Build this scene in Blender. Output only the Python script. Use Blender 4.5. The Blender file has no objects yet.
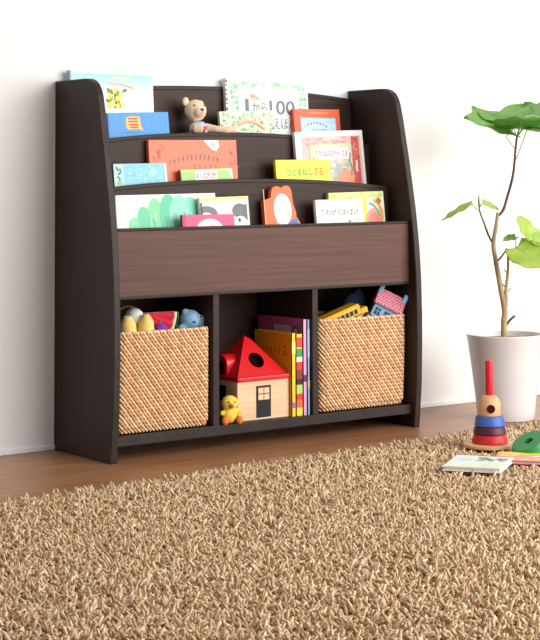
import bpy, bmesh, math, random
from mathutils import Vector, Matrix, noise

random.seed(7)
PI = math.pi
SC = bpy.context.scene
COL = SC.collection

# ------------------------------------------------------------------ camera
cam_data = bpy.data.cameras.new('camera')
cam = bpy.data.objects.new('camera', cam_data)
COL.objects.link(cam)
FPX, CX, CY = 1682.4766, 264.9629, 55.5926
YAW, PIT, ROL = .6308, .0706, -.0047
fw = Vector((math.sin(YAW), math.cos(YAW), 0))
rt = Vector((math.cos(YAW), -math.sin(YAW), 0))
up = Vector((0, 0, 1))
fw, up = fw * math.cos(PIT) + up * math.sin(PIT), up * math.cos(PIT) - fw * math.sin(PIT)
rt, up = rt * math.cos(ROL) + up * math.sin(ROL), up * math.cos(ROL) - rt * math.sin(ROL)
cam.matrix_world = Matrix(((rt.x, up.x, -fw.x, -1.9898), (rt.y, up.y, -fw.y, -3.5869),
                           (rt.z, up.z, -fw.z, .6522), (0, 0, 0, 1)))
cam_data.sensor_fit = 'VERTICAL'
cam_data.sensor_height = 36
cam_data.sensor_width = 36
cam_data.lens = FPX / 640 * 36
cam_data.shift_x = (270 - CX) / 640
cam_data.shift_y = (CY - 320) / 640
cam_data.clip_start = .05
SC.camera = cam

# ------------------------------------------------------------------ light
world = bpy.data.worlds.new('world')
SC.world = world
world.use_nodes = True
bg = world.node_tree.nodes['Background']
bg.inputs['Color'].default_value = (1, .995, .985, 1)
bg.inputs['Strength'].default_value = .42


def area(name, loc, target, sx, sy, power, col=(1, 1, 1)):
    d = bpy.data.lights.new(name, 'AREA')
    d.shape = 'RECTANGLE'
    d.size, d.size_y, d.energy, d.color = sx, sy, power, col
    o = bpy.data.objects.new(name, d)
    COL.objects.link(o)
    o.location = loc
    o.rotation_euler = (Vector(target) - Vector(loc)).to_track_quat('-Z', 'Y').to_euler()
    return o


area('window_light', (1.95, -3.3, 1.35), (.45, 0, .4), 3.8, 2.4, 180, (1, .985, .965))
SC.view_settings.view_transform = 'Standard'
SC.view_settings.look = 'None'
SC.view_settings.exposure = 0.07
SC.view_settings.gamma = 1
SC.view_settings.use_curve_mapping = False


# ------------------------------------------------------------------ materials
def lin(h):
    h = h.lstrip('#')
    c = [int(h[i:i + 2], 16) / 255 for i in (0, 2, 4)]
    return tuple((x / 12.92 if x <= .04045 else ((x + .055) / 1.055) ** 2.4) for x in c) + (1,)


def new_mat(name, rough=.6, spec=.3):
    m = bpy.data.materials.new(name)
    m.use_nodes = True
    b = m.node_tree.nodes['Principled BSDF']
    b.inputs['Roughness'].default_value = rough
    b.inputs['Specular IOR Level'].default_value = spec
    return m, m.node_tree, b


def noisy(name, c1, c2, scale=20, stretch=(1, 1, 1), rough=.6, spec=.3, bump=0, bscale=None, detail=4, lo=.35, hi=.65, coat=0):
    """two-tone noise material in object space"""
    m, nt, b = new_mat(name, rough, spec)
    tc = nt.nodes.new('ShaderNodeTexCoord')
    mp = nt.nodes.new('ShaderNodeMapping')
    mp.inputs['Scale'].default_value = stretch
    nz = nt.nodes.new('ShaderNodeTexNoise')
    nz.inputs['Scale'].default_value = scale
    nz.inputs['Detail'].default_value = detail
    cr = nt.nodes.new('ShaderNodeValToRGB')
    cr.color_ramp.elements[0].position = lo
    cr.color_ramp.elements[1].position = hi
    cr.color_ramp.elements[0].color = lin(c1)
    cr.color_ramp.elements[1].color = lin(c2)
    L = nt.links.new
    L(tc.outputs['Object'], mp.inputs['Vector'])
    L(mp.outputs['Vector'], nz.inputs['Vector'])
    L(nz.outputs['Fac'], cr.inputs['Fac'])
    L(cr.outputs['Color'], b.inputs['Base Color'])
    if coat:
        b.inputs['Coat Weight'].default_value = coat
        b.inputs['Coat Roughness'].default_value = .25
    if bump:
        bp = nt.nodes.new('ShaderNodeBump')
        bp.inputs['Strength'].default_value = bump
        bp.inputs['Distance'].default_value = .002
        n2 = nz
        if bscale:
            n2 = nt.nodes.new('ShaderNodeTexNoise')
            n2.inputs['Scale'].default_value = bscale
            n2.inputs['Detail'].default_value = 3
            L(mp.outputs['Vector'], n2.inputs['Vector'])
        L(n2.outputs['Fac'], bp.inputs['Height'])
        L(bp.outputs['Normal'], b.inputs['Normal'])
    return m


INKS = {}


def ink(h, rough=.42):
    """printed or painted colour with a faint mottle"""
    k = (h, rough)
    if k not in INKS:
        m, nt, b = new_mat('print_' + h, rough, .35)
        nz = nt.nodes.new('ShaderNodeTexNoise')
        nz.inputs['Scale'].default_value = 60
        tc = nt.nodes.new('ShaderNodeTexCoord')
        hs = nt.nodes.new('ShaderNodeHueSaturation')
        hs.inputs['Color'].default_value = lin(h)
        mr = nt.nodes.new('ShaderNodeMapRange')
        mr.inputs['To Min'].default_value = .93
        mr.inputs['To Max'].default_value = 1.05
        nt.links.new(tc.outputs['Object'], nz.inputs['Vector'])
        nt.links.new(nz.outputs['Fac'], mr.inputs['Value'])
        nt.links.new(mr.outputs['Result'], hs.inputs['Value'])
        nt.links.new(hs.outputs['Color'], b.inputs['Base Color'])
        INKS[k] = m
    return INKS[k]


def grain(name, dark, light, axis, rough=.5, coat=0):
    """wood-print laminate; axis = grain direction"""
    st = {'x': (1.2, 40, 40), 'y': (40, 1.2, 40), 'z': (40, 40, 1.2)}[axis]
    return noisy(name, dark, light, 3.2, st, rough, .22, .06, None, 6, .3, .72, coat)


M = {}
M['wall'] = noisy('white_wall_paper', '#ededeb', '#f2f1ef', 140, rough=.85, spec=.15, bump=.12, bscale=260)
M['skirt'] = noisy('white_skirting', '#ecebe8', '#f2f1ee', 30, rough=.6)
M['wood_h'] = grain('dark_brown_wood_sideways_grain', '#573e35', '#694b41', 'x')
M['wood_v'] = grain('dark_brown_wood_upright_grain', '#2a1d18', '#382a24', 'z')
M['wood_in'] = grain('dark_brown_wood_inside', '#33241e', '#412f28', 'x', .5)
M['trim'] = noisy('dark_soft_edging', '#2d2320', '#352a26', 30, rough=.5, spec=.25)
M['reed_light'] = noisy('pale_rattan', '#ebc79b', '#f8e2c0', 55, rough=.5, spec=.35)
M['reed_dark'] = noisy('tan_rattan', '#c9935f', '#e0b07c', 55, rough=.5, spec=.35)
M['reed_in'] = noisy('basket_lining', '#8a5a35', '#a87145', 60, rough=.8)
M['maple'] = noisy('pale_maple', '#dfb791', '#e9c7a2', 8, (1, 1, 12), rough=.45, spec=.35)
M['beech'] = noisy('beech', '#d3a273', '#e0b486', 9, (1, 1, 10), rough=.45, spec=.35)
M['red_gloss'] = noisy('red_gloss_paint', '#d3141b', '#dd1a20', 12, rough=.3, spec=.5)
M['black'] = noisy('black_paint', '#17181a', '#202124', 20, rough=.5)
M['hole'] = noisy('dark_hole_lining', '#2a0b08', '#3a110c', 20, rough=.9, spec=0)
M['hole_wood'] = noisy('dark_brown_hole_lining', '#3a1310', '#471914', 20, rough=.8, spec=.1)  # plain dark red-brown for the hole in the stacking toy's head
M['pot'] = noisy('white_glazed_ceramic', '#e0dddc', '#e6e3e2', 6, rough=.28, spec=.5)
M['soil'] = noisy('potting_soil', '#8a705c', '#a78d78', 90, rough=.95, spec=.1, bump=.8, bscale=120)
M['bark'] = noisy('pale_tan_bark', '#917a5c', '#c4a881', 40, (1, 1, .35), rough=.8, spec=.15, bump=.5, bscale=120)
M['bark_dark'] = noisy('grey_brown_bark', '#52412f', '#7d664a', 45, (1, 1, .35), rough=.8, spec=.15, bump=.5, bscale=120)
M['petiole'] = noisy('green_leaf_stalk', '#7f9a4c', '#98b060', 30, rough=.5)


def leaf_mat(name, a, b_, trans):
    m = noisy(name, a, b_, 28, rough=.42, spec=.4, bump=.25, bscale=90)
    b = m.node_tree.nodes['Principled BSDF']
    out = m.node_tree.nodes['Material Output']
    tr = m.node_tree.nodes.new('ShaderNodeBsdfTranslucent')
    tr.inputs['Color'].default_value = lin(b_)
    mx = m.node_tree.nodes.new('ShaderNodeMixShader')
    mx.inputs[0].default_value = trans
    m.node_tree.links.new(b.outputs[0], mx.inputs[1])
    m.node_tree.links.new(tr.outputs[0], mx.inputs[2])
    m.node_tree.links.new(mx.outputs[0], out.inputs['Surface'])
    return m


M['leaf'] = leaf_mat('mid_green_leaf', '#78b455', '#a2d17c', .42)
M['leaf_young'] = leaf_mat('young_yellow_green_leaf', '#b0d052', '#cde37e', .45)
M['vein'] = noisy('pale_leaf_vein', '#9cc588', '#a9d092', 30, rough=.5)


def plush(name, a, b_):
    m = noisy(name, a, b_, 70, rough=.95, spec=.05, bump=.7, bscale=320)
    b = m.node_tree.nodes['Principled BSDF']
    b.inputs['Sheen Weight'].default_value = .25
    return m


M['bear_fur'] = plush('beige_plush', '#e3c9aa', '#eed8bd')
M['bear_ear'] = plush('cream_plush', '#e3cfaa', '#eddcbb')
M['blue_knit'] = plush('pale_blue_knit', '#a4c0d8', '#bdd4e6')
M['chick'] = plush('yellow_plush', '#ecc93c', '#f4d95c')
M['orange_felt'] = plush('orange_felt', '#e0703a', '#ea8148')
M['banana'] = plush('soft_yellow_plush', '#efca72', '#f6d98a')
M['mint'] = plush('pale_mint_plush', '#d4e0d4', '#e6ece2')
M['melon'] = plush('crimson_plush', '#c81f3c', '#d8304a')
M['purple'] = plush('purple_plush', '#7d2f96', '#933fac')
M['rind'] = plush('pale_rind_plush', '#e4e0ae', '#eeeabf')
M['rind_green'] = plush('green_rind_plush', '#4d7f55', '#5c9264')
M['blue_plush'] = plush('blue_plush', '#86b4d8', '#9cc6e4')
M['navy'] = plush('navy_cloth', '#1c2c40', '#26384e')
M['cane'] = noisy('brown_cane', '#7a5136', '#93653f', 30, rough=.5)

# oak plank floor: planks lie along the wall
m, nt, b = new_mat('wood_plank_floor', .33, .4)
L = nt.links.new
tc = nt.nodes.new('ShaderNodeTexCoord')
br = nt.nodes.new('ShaderNodeTexBrick')
br.inputs['Color1'].default_value = lin('#a87452')
br.inputs['Color2'].default_value = lin('#b5855f')
br.inputs['Mortar'].default_value = lin('#7a523b')
br.inputs['Scale'].default_value = 1
br.inputs['Mortar Size'].default_value = .0009
br.inputs['Brick Width'].default_value = .9
br.inputs['Row Height'].default_value = .095
br.offset = .37
L(tc.outputs['Object'], br.inputs['Vector'])
mp = nt.nodes.new('ShaderNodeMapping')
mp.inputs['Scale'].default_value = (1.3, 26, 1)
nz = nt.nodes.new('ShaderNodeTexNoise')
nz.inputs['Scale'].default_value = 3
nz.inputs['Detail'].default_value = 7
nz.inputs['Distortion'].default_value = .6
L(tc.outputs['Object'], mp.inputs['Vector'])
L(mp.outputs['Vector'], nz.inputs['Vector'])
cr = nt.nodes.new('ShaderNodeValToRGB')
cr.color_ramp.elements[0].position = .3
cr.color_ramp.elements[0].color = (.60, .52, .47, 1)
cr.color_ramp.elements[1].position = .7
cr.color_ramp.elements[1].color = (1.05, 1.03, 1, 1)
L(nz.outputs['Fac'], cr.inputs['Fac'])
mx = nt.nodes.new('ShaderNodeMixRGB')
mx.blend_type = 'MULTIPLY'
mx.inputs[0].default_value = 1
L(br.outputs['Color'], mx.inputs[1])
L(cr.outputs['Color'], mx.inputs[2])
L(mx.outputs['Color'], b.inputs['Base Color'])
M['floor'] = m

# shag yarn: colour varies from strand to strand
m, nt, b = new_mat('beige_shag_yarn', .9, .1)
at = nt.nodes.new('ShaderNodeAttribute')
at.attribute_name = 'strand_tone'
cr = nt.nodes.new('ShaderNodeValToRGB')
cr.color_ramp.elements[0].color = lin('#c4a079')
cr.color_ramp.elements[1].color = lin('#ecd3b1')
nt.links.new(at.outputs['Fac'], cr.inputs['Fac'])
nt.links.new(cr.outputs['Color'], b.inputs['Base Color'])
M['yarn'] = m
M['rug_base'] = noisy('rug_backing', '#b08b62', '#c09a70', 120, rough=.95, spec=.05)


# ------------------------------------------------------------------ mesh helpers
class MB:
    def __init__(s):
        s.v, s.f, s.mi, s.tone = [], [], [], []

    def add(s, vs, fs, mi=0, mat=None):
        o = len(s.v)
        for p in vs:
            p = Vector(p)
            s.v.append(mat @ p if mat else p)
        for f in fs:
            s.f.append([o + i for i in f])
            s.mi.append(mi)
        return s

    def box(s, x0, x1, y0, y1, z0, z1, mi=0, mat=None):
        vs = [(x, y, z) for z in (z0, z1) for y in (y0, y1) for x in (x0, x1)]
        return s.add(vs, [(0, 2, 3, 1), (4, 5, 7, 6), (0, 1, 5, 4), (2, 6, 7, 3), (0, 4, 6, 2), (1, 3, 7, 5)], mi, mat)

    def prism(s, pts, d0, d1, axis='y', mi=0, mat=None):
        """2-D outline pushed along an axis. y: pts=(x,z); x: pts=(y,z); z: pts=(x,y)"""
        def P(a, b, d):
            return {'y': (a, d, b), 'x': (d, a, b), 'z': (a, b, d)}[axis]
        n = len(pts)
        vs = [P(a, b, d0) for a, b in pts] + [P(a, b, d1) for a, b in pts]
        fs = [list(range(n)), list(range(2 * n - 1, n - 1, -1))]
        fs += [(i, n + i, n + (i + 1) % n, (i + 1) % n) for i in range(n)]
        return s.add(vs, fs, mi, mat)

    def tube(s, pts, r, seg=8, cap=True, mi=0, mat=None, closed=False):
        pts = [Vector(p) for p in pts]
        n = len(pts)
        rs = r if isinstance(r, (list, tuple)) else [r] * n
        vs, fs = [], []
        nrm = None
        for i, p in enumerate(pts):
            a = pts[(i + 1) % n] if (closed or i < n - 1) else p
            c = pts[i - 1] if (closed or i > 0) else p
            t = (a - c).normalized()
            if nrm is None:
                nrm = t.orthogonal().normalized()
            nrm = (nrm - t * nrm.dot(t))
            nrm = nrm.normalized() if nrm.length > 1e-6 else t.orthogonal().normalized()
            bi = t.cross(nrm)
            for k in range(seg):
                an = 2 * PI * k / seg
                vs.append(p + (nrm * math.cos(an) + bi * math.sin(an)) * rs[i])
        m = n if closed else n - 1
        for i in range(m):
            j = (i + 1) % n
            for k in range(seg):
                l = (k + 1) % seg
                fs.append((i * seg + k, i * seg + l, j * seg + l, j * seg + k))
        if cap and not closed:
            fs.append(list(range(seg - 1, -1, -1)))
            fs.append([(n - 1) * seg + k for k in range(seg)])
        return s.add(vs, fs, mi, mat)

    def lathe(s, prof, seg=40, mi=0, mat=None, closed=False):
        """prof = (radius, z) from the bottom up"""
        vs, fs, n = [], [], len(prof)
        for r, z in prof:
            for k in range(seg):
                a = 2 * PI * k / seg
                vs.append((r * math.cos(a), r * math.sin(a), z))
        for i in range(n if closed else n - 1):
            j = (i + 1) % n
            for k in range(seg):
                l = (k + 1) % seg
                fs.append((i * seg + k, i * seg + l, j * seg + l, j * seg + k))
        if not closed:
            if prof[0][0] > 1e-5:
                fs.append(list(range(seg - 1, -1, -1)))
            if prof[-1][0] > 1e-5:
                fs.append([(n - 1) * seg + k for k in range(seg)])
        return s.add(vs, fs, mi, mat)

    def ball(s, c, r, seg=20, rings=12, mi=0, rot=None):
        r = (r, r, r) if not isinstance(r, (tuple, list)) else r
        R = rot or Matrix.Identity(3)
        vs, fs = [], []
        for i in range(rings + 1):
            ph = PI * i / rings
            for k in range(seg):
                a = 2 * PI * k / seg
                vs.append(Vector(c) + R @ Vector((r[0] * math.sin(ph) * math.cos(a), r[1] * math.sin(ph) * math.sin(a), -r[2] * math.cos(ph))))
        for i in range(rings):
            for k in range(seg):
                l = (k + 1) % seg
                fs.append((i * seg + k, i * seg + l, (i + 1) * seg + l, (i + 1) * seg + k))
        return s.add(vs, fs, mi)

    def build(s, name, mats, parent=None, smooth=False, bevel=0, bseg=2, loc=None, rot=None, weld=True):
        me = bpy.data.meshes.new(name)
        me.from_pydata([tuple(p) for p in s.v], [], s.f)
        for mt in (mats if isinstance(mats, (list, tuple)) else [mats]):
            me.materials.append(mt)
        me.polygons.foreach_set('material_index', s.mi)
        if weld:
            bm = bmesh.new()
            bm.from_mesh(me)
            bmesh.ops.remove_doubles(bm, verts=bm.verts, dist=1e-6)
            bmesh.ops.recalc_face_normals(bm, faces=bm.faces)
            bm.to_mesh(me)
            bm.free()
        if smooth:
            me.polygons.foreach_set('use_smooth', [True] * len(me.polygons))
        o = bpy.data.objects.new(name, me)
        COL.objects.link(o)
        if parent:
            o.parent = parent
        if loc:
            o.location = loc
        if rot:
            o.rotation_euler = rot
        if bevel:
            md = o.modifiers.new('edge', 'BEVEL')
            md.width, md.segments, md.limit_method = bevel, bseg, 'ANGLE'
            md.angle_limit = math.radians(40)
        if smooth == 'auto':
            me.set_sharp_from_angle(angle=math.radians(40))
        return o


def empty(name, loc=(0, 0, 0), rot=(0, 0, 0), mat=None):
    o = bpy.data.objects.new(name, None)
    o.empty_display_size = .05
    COL.objects.link(o)
    if mat is not None:
        o.matrix_world = mat
    else:
        o.location, o.rotation_euler = loc, rot
    return o


def tag(o, label, cat, group=None, kind=None):
    o['label'], o['category'] = label, cat
    if group:
        o['group'] = group
    if kind:
        o['kind'] = kind
    return o


def blob(name, shapes, mat, parent=None, voxel=.003, smooth=6):
    """one continuous soft body from overlapping balls and limbs"""
    mb = MB()
    for sh in shapes:
        if sh[0] == 'ball':
            mb.ball(*sh[1:])
        else:
            mb.tube(*sh[1:])
    tmp = mb.build('tmp', mat, weld=False)
    r = tmp.modifiers.new('r', 'REMESH')
    r.mode, r.voxel_size = 'VOXEL', voxel
    s_ = tmp.modifiers.new('s', 'SMOOTH')
    s_.iterations, s_.factor = smooth, .5
    dg = bpy.context.evaluated_depsgraph_get()
    dg.update()
    me = bpy.data.meshes.new_from_object(tmp.evaluated_get(dg))
    me.name = name
    bpy.data.objects.remove(tmp)
    me.polygons.foreach_set('use_smooth', [True] * len(me.polygons))
    me.materials.clear()
    me.materials.append(mat)
    o = bpy.data.objects.new(name, me)
    COL.objects.link(o)
    if parent:
        o.parent = parent
    return o


def text_mesh(body, bold=0):
    """lettering as flat faces: list of verts (x, y) and faces, box 0..1"""
    cu = bpy.data.curves.new('t', 'FONT')
    cu.body = body
    cu.size = 1
    cu.resolution_u = 3
    cu.offset = bold
    o = bpy.data.objects.new('t', cu)
    COL.objects.link(o)
    dg = bpy.context.evaluated_depsgraph_get()
    dg.update()
    me = bpy.data.meshes.new_from_object(o.evaluated_get(dg))
    vs = [v.co.copy() for v in me.vertices]
    fs = [list(p.vertices) for p in me.polygons]
    bpy.data.objects.remove(o)
    bpy.data.curves.remove(cu)
    bpy.data.meshes.remove(me)
    x0, x1 = min(v.x for v in vs), max(v.x for v in vs)
    y0, y1 = min(v.y for v in vs), max(v.y for v in vs)
    return [((v.x - x0) / (x1 - x0), (v.y - y0) / (y1 - y0)) for v in vs], fs


# ------------------------------------------------------------------ the room
def struct(o):
    o['kind'] = 'structure'
    return o


struct(MB().box(-4, 4.5, 0, .1, -.05, 2.6).build('wall_back', M['wall']))
struct(MB().box(-4, 4.5, -5.5, 0, -.06, 0).build('floor', M['floor']))
struct(MB().box(-4, 4.5, -.006, 0, 0, .012).build('baseboard_back', M['skirt'], bevel=.002))

# ------------------------------------------------------------------ the rack
RW, RT = .9265, .0165
rack = empty('book_rack', (0, 0, 0))
tag(rack, 'dark brown wooden picture book rack with sloping tiers and three open bays', 'bookcase')
PROF = [(-.138, .88), (-.155, .8792), (-.170, .875), (-.184, .8665), (-.195, .853), (-.202, .838), (-.211, .803),
        (-.219, .765), (-.235, .69), (-.248, .62), (-.259, .56), (-.2665, .505), (-.272, .455), (-.2765, .39), (-.279, .30), (-.2785, .23),
        (-.275, .12), (-.268, .04), (-.2635, 0)]
outline = [(-.002, 0), (-.002, .88)] + PROF


def inset(pr, d):
    out = []
    for i, p in enumerate(pr):
        a = Vector(pr[max(i - 1, 0)])
        c = Vector(pr[min(i + 1, len(pr) - 1)])
        t = (c - a).normalized()
        out.append((p[0] + t.y * -d * -1 * -1, p[1] + t.x * d)) if False else out.append((p[0] - t.y * d, p[1] + t.x * d))
    return out


edge_line = [(-.002, .88)] + PROF
inner_line = inset(edge_line, .008)
inner_line = [(-.002, .872)] + inner_line[1:-1] + [(inner_line[-1][0], 0)]
for x0 in (0, RW - RT):
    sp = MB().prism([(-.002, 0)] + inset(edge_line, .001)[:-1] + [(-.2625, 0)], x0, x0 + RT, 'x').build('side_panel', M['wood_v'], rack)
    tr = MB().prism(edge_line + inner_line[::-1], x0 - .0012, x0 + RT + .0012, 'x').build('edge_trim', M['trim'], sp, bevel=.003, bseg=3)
XI0, XI1 = RT, RW - RT


def tier_top(x, zc, k):
    d = abs(x - .4633) / .4467
    return zc - k * d ** 2.15


def tier(name, y0, y1, zb, zc, k, mat):
    xs = [XI0 + (XI1 - XI0) * i / 48 for i in range(49)]
    top = [(x, tier_top(x, zc, k) - .004) for x in xs]
    p = MB().prism([(XI0, zb), (XI1, zb)] + top[::-1], y0, y1, 'y').build(name, mat, rack)
    t1 = [(x, tier_top(x, zc, k)) for x in xs]
    t0 = [(x, tier_top(x, zc, k) - .011) for x in xs]
    MB().prism(t0 + t1[::-1], y0 - .0012, y1 + .0012, 'y').build('edge_trim', M['trim'], p, bevel=.003, bseg=3)
    return p


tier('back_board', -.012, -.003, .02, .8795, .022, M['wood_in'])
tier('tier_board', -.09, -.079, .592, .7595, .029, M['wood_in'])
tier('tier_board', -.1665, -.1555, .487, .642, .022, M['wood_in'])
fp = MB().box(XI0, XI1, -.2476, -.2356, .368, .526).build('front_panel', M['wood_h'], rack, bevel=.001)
MB().box(XI0, XI1, -.249, -.2345, .522, .5298).build('edge_trim', M['trim'], fp, bevel=.003, bseg=3)
MB().box(XI0, XI1, -.2485, -.2350, .366, .3745).build('edge_trim', M['trim'], fp, bevel=.002)
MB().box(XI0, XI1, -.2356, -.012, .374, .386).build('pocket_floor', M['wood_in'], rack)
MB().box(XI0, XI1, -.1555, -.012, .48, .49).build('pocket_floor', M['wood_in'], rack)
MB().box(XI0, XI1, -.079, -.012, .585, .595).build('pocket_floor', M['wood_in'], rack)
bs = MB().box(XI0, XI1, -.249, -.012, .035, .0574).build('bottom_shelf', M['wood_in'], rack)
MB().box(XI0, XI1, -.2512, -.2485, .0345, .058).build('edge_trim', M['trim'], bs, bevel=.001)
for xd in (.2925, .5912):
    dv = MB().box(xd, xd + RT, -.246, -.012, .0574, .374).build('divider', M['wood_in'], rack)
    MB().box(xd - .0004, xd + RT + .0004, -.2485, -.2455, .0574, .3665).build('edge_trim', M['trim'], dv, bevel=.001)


# ------------------------------------------------------------------ picture books
class Art:
    """flat printed shapes on a cover: x in 0..1 of the width, v in metres down from the top edge"""
    def __init__(s, w, h):
        s.w, s.h, s.layer = w, h, 0
        s.parts = {}

    def _put(s, pts, faces, col, key):
        s.layer += 1
        y = -.00006 - .000018 * s.layer
        mb, cols = s.parts.setdefault(key, (MB(), []))
        if col not in cols:
            cols.append(col)
        mb.add([(a, y, b) for a, b in pts], faces, cols.index(col))

    def poly(s, pts, col, key='cover_picture'):
        """clipped to the cover so that nothing overhangs"""
        q = [(min(max(x, 0.004), .996) * s.w, s.h - min(max(v, .0008), s.h - .0008)) for x, v in pts]
        s._put(q, [list(range(len(q)))], col, key)

    def rect(s, x0, v0, x1, v1, col, key='cover_picture'):
        s.poly([(x0, v0), (x1, v0), (x1, v1), (x0, v1)], col, key)

    def ell(s, x, v, rx, rv, col, rot=0, n=22, key='cover_picture', a0=0, a1=2 * PI):
        pts = []
        for i in range(n):
            a = a0 + (a1 - a0) * i / (n if a1 - a0 > 6.2 else n - 1)
            px, pv = rx * s.w * math.cos(a), rv * math.sin(a)
            c, q = math.cos(rot), math.sin(rot)
            pts.append((x + (px * c - pv * q) / s.w, v + px * q + pv * c))
        s.poly(pts, col, key)

    def stroke(s, pts, wd, col, key='cover_picture'):
        P = [Vector((x * s.w, s.h - v)) for x, v in pts]
        vs, fs = [], []
        for i, p in enumerate(P):
            t = (P[min(i + 1, len(P) - 1)] - P[max(i - 1, 0)]).normalized()
            n = Vector((-t.y, t.x)) * wd / 2
            vs += [tuple(p + n), tuple(p - n)]
        for i in range(len(P) - 1):
            fs.append((2 * i, 2 * i + 1, 2 * i + 3, 2 * i + 2))
        s._put(vs, fs, col, key)

    def text(s, body, x0, x1, v0, v1, col, bold=.0, slope=0, key='title'):
        vs, fs = text_mesh(body, bold)
        q = [((x0 + (x1 - x0) * a) * s.w, s.h - (v1 + (v0 - v1) * b_) - slope * (a - .5)) for a, b_ in vs]
        s._put(q, fs, col, key)


def book(name, label, TL, TR, yt, yb, h, th, cover, draw=None, pages='#f3efe6', spine=None, group='picture books in the tiers', outline=None):
    """TL, TR: (x, z) of the top corners of the front cover; yt, yb: depth of the front cover at its top and bottom"""
    w = math.hypot(TR[0] - TL[0], TR[1] - TL[1])
    lean = math.asin((yt - yb) / h)
    tilt = math.atan2(TR[1] - TL[1], w)
    R = Matrix.Rotation(-lean, 4, 'X') @ Matrix.Rotation(-tilt, 4, 'Y')
    origin = Vector((TL[0], yt, TL[1])) - (R @ Vector((0, 0, h)))
    root = empty(name, mat=Matrix.Translation(origin) @ R)
    tag(root, label, 'book', group)
    cm, pm = ink(cover), noisy('page_edges', '#e2dccf', pages, 300, (1, 1, .02), rough=.8) if 'page_edges' not in bpy.data.materials else bpy.data.materials['page_edges']
    c = .0022
    mb = MB()
    if outline:
        mb.prism([(a * w, b_ * h) for a, b_ in outline], 0, th, 'y')
        mb.build('cover', cm, root, bevel=.0012)
    else:
        mb.box(0, w, 0, c, 0, h, 0)
        mb.box(0, w, th - c, th, 0, h, 0)
        mb.box(0, c, 0, th, 0, h, 1)
        mb.build('cover', [cm, ink(spine or cover)], root, weld=False)
        MB().box(c, w - .003, c, th - c, .003, h - .003).build('pages', pm, root)
    if draw:
        a = Art(w, h)
        draw(a)
        for k, (m_, cols) in a.parts.items():
            m_.build(k, [ink(x) for x in cols], root, weld=False)
    return root


V = 1 / 391.0   # one pixel of the photograph is about this many metres on the rack


def wob(n, seed, amp):
    r = random.Random(seed)
    return [r.uniform(-amp, amp) for _ in range(n)]


def art_sky(a):
    cols = ['#a5dbe9', '#b4e1ec', '#c3e7ee', '#d2edf0', '#e0f2f2', '#eaf5f3', '#f1f6f2']
    a.rect(0, 0, 1, .0065, '#d9eaf0')
    for i, c in enumerate(cols):
        v0 = .006 + i * .0095
        n = 14
        o = wob(n + 1, i, .002)
        a.poly([(j / n, v0 + o[j]) for j in range(n + 1)] + [(1, .3), (0, .3)], c)
    a.stroke([(.5, .016), (.56, .014), (.62, .017), (.7, .0145), (.76, .018)], .004, '#ecd9a0')
    a.stroke([(.42, .026), (.5, .03), (.58, .029), (.66, .034), (.73, .036), (.78, .041)], .0045, '#f0b795')
    a.stroke([(.6, .031), (.68, .036), (.75, .04)], .002, '#d98b74')
    r = random.Random(4)
    for i in range(30):
        x, v = r.uniform(.44, .66), r.uniform(.045, .088)
        a.ell(x, v, .03, .004, r.choice(['#6e8f3b', '#88a648', '#57743a', '#7a6d3c']), r.uniform(-1, 1), 8)
    for x, v in ((.47, .06), (.53, .047), (.56, .066), (.5, .076), (.6, .056), (.62, .08), (.56, .085), (.46, .083)):
        a.ell(x, v, .026, .0075, '#f1da3e', .4, 14)
        a.ell(x - .006, v - .002, .011, .003, '#f8ea86', .4, 10)
    a.rect(.0, 0, .022, .31, '#8fb3c2')


book('picture_book', 'tall picture book with a pale sky cover, half behind the left side panel', (.0247, .907), (.2633, .906), -.024, -.046, .31, .012, '#eef5f4', art_sky, spine='#9dbccb')


def art_blue(a):
    for i in range(16):
        a.rect(i / 16 + .006, .0006, i / 16 + .036, .2, '#4a9adf' if i % 2 else '#4f9ee2')
    a.rect(0, 0, .03, .2, '#3a84cc')
    a.poly([(.3, .012), (.36, .009), (.52, .01), (.53, .03), (.55, .038), (.58, .046), (.5, .041), (.31, .042), (.29, .03)], '#f3c64b')
    a.ell(.41, .023, .09, .0115, '#f7dc7d')
    for j, (v, x0, x1) in enumerate(((.015, .34, .48), (.022, .33, .49), (.0295, .34, .49), (.036, .36, .48))):
        n = 8
        a.stroke([(x0 + (x1 - x0) * q / n, v + (.0012 if q % 2 else -.0012)) for q in range(n + 1)], .0042, '#d8382f')
    a.stroke([(.2, .05), (.3, .0488), (.44, .0505), (.55, .0485)], .0014, '#2763a8')


book('picture_book', 'small bright blue book with a yellow badge, before the pale sky book', (.1118, .8033), (.2881, .809), -.057, -.0765, .208, .009, '#4a9adf', art_blue)


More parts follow.
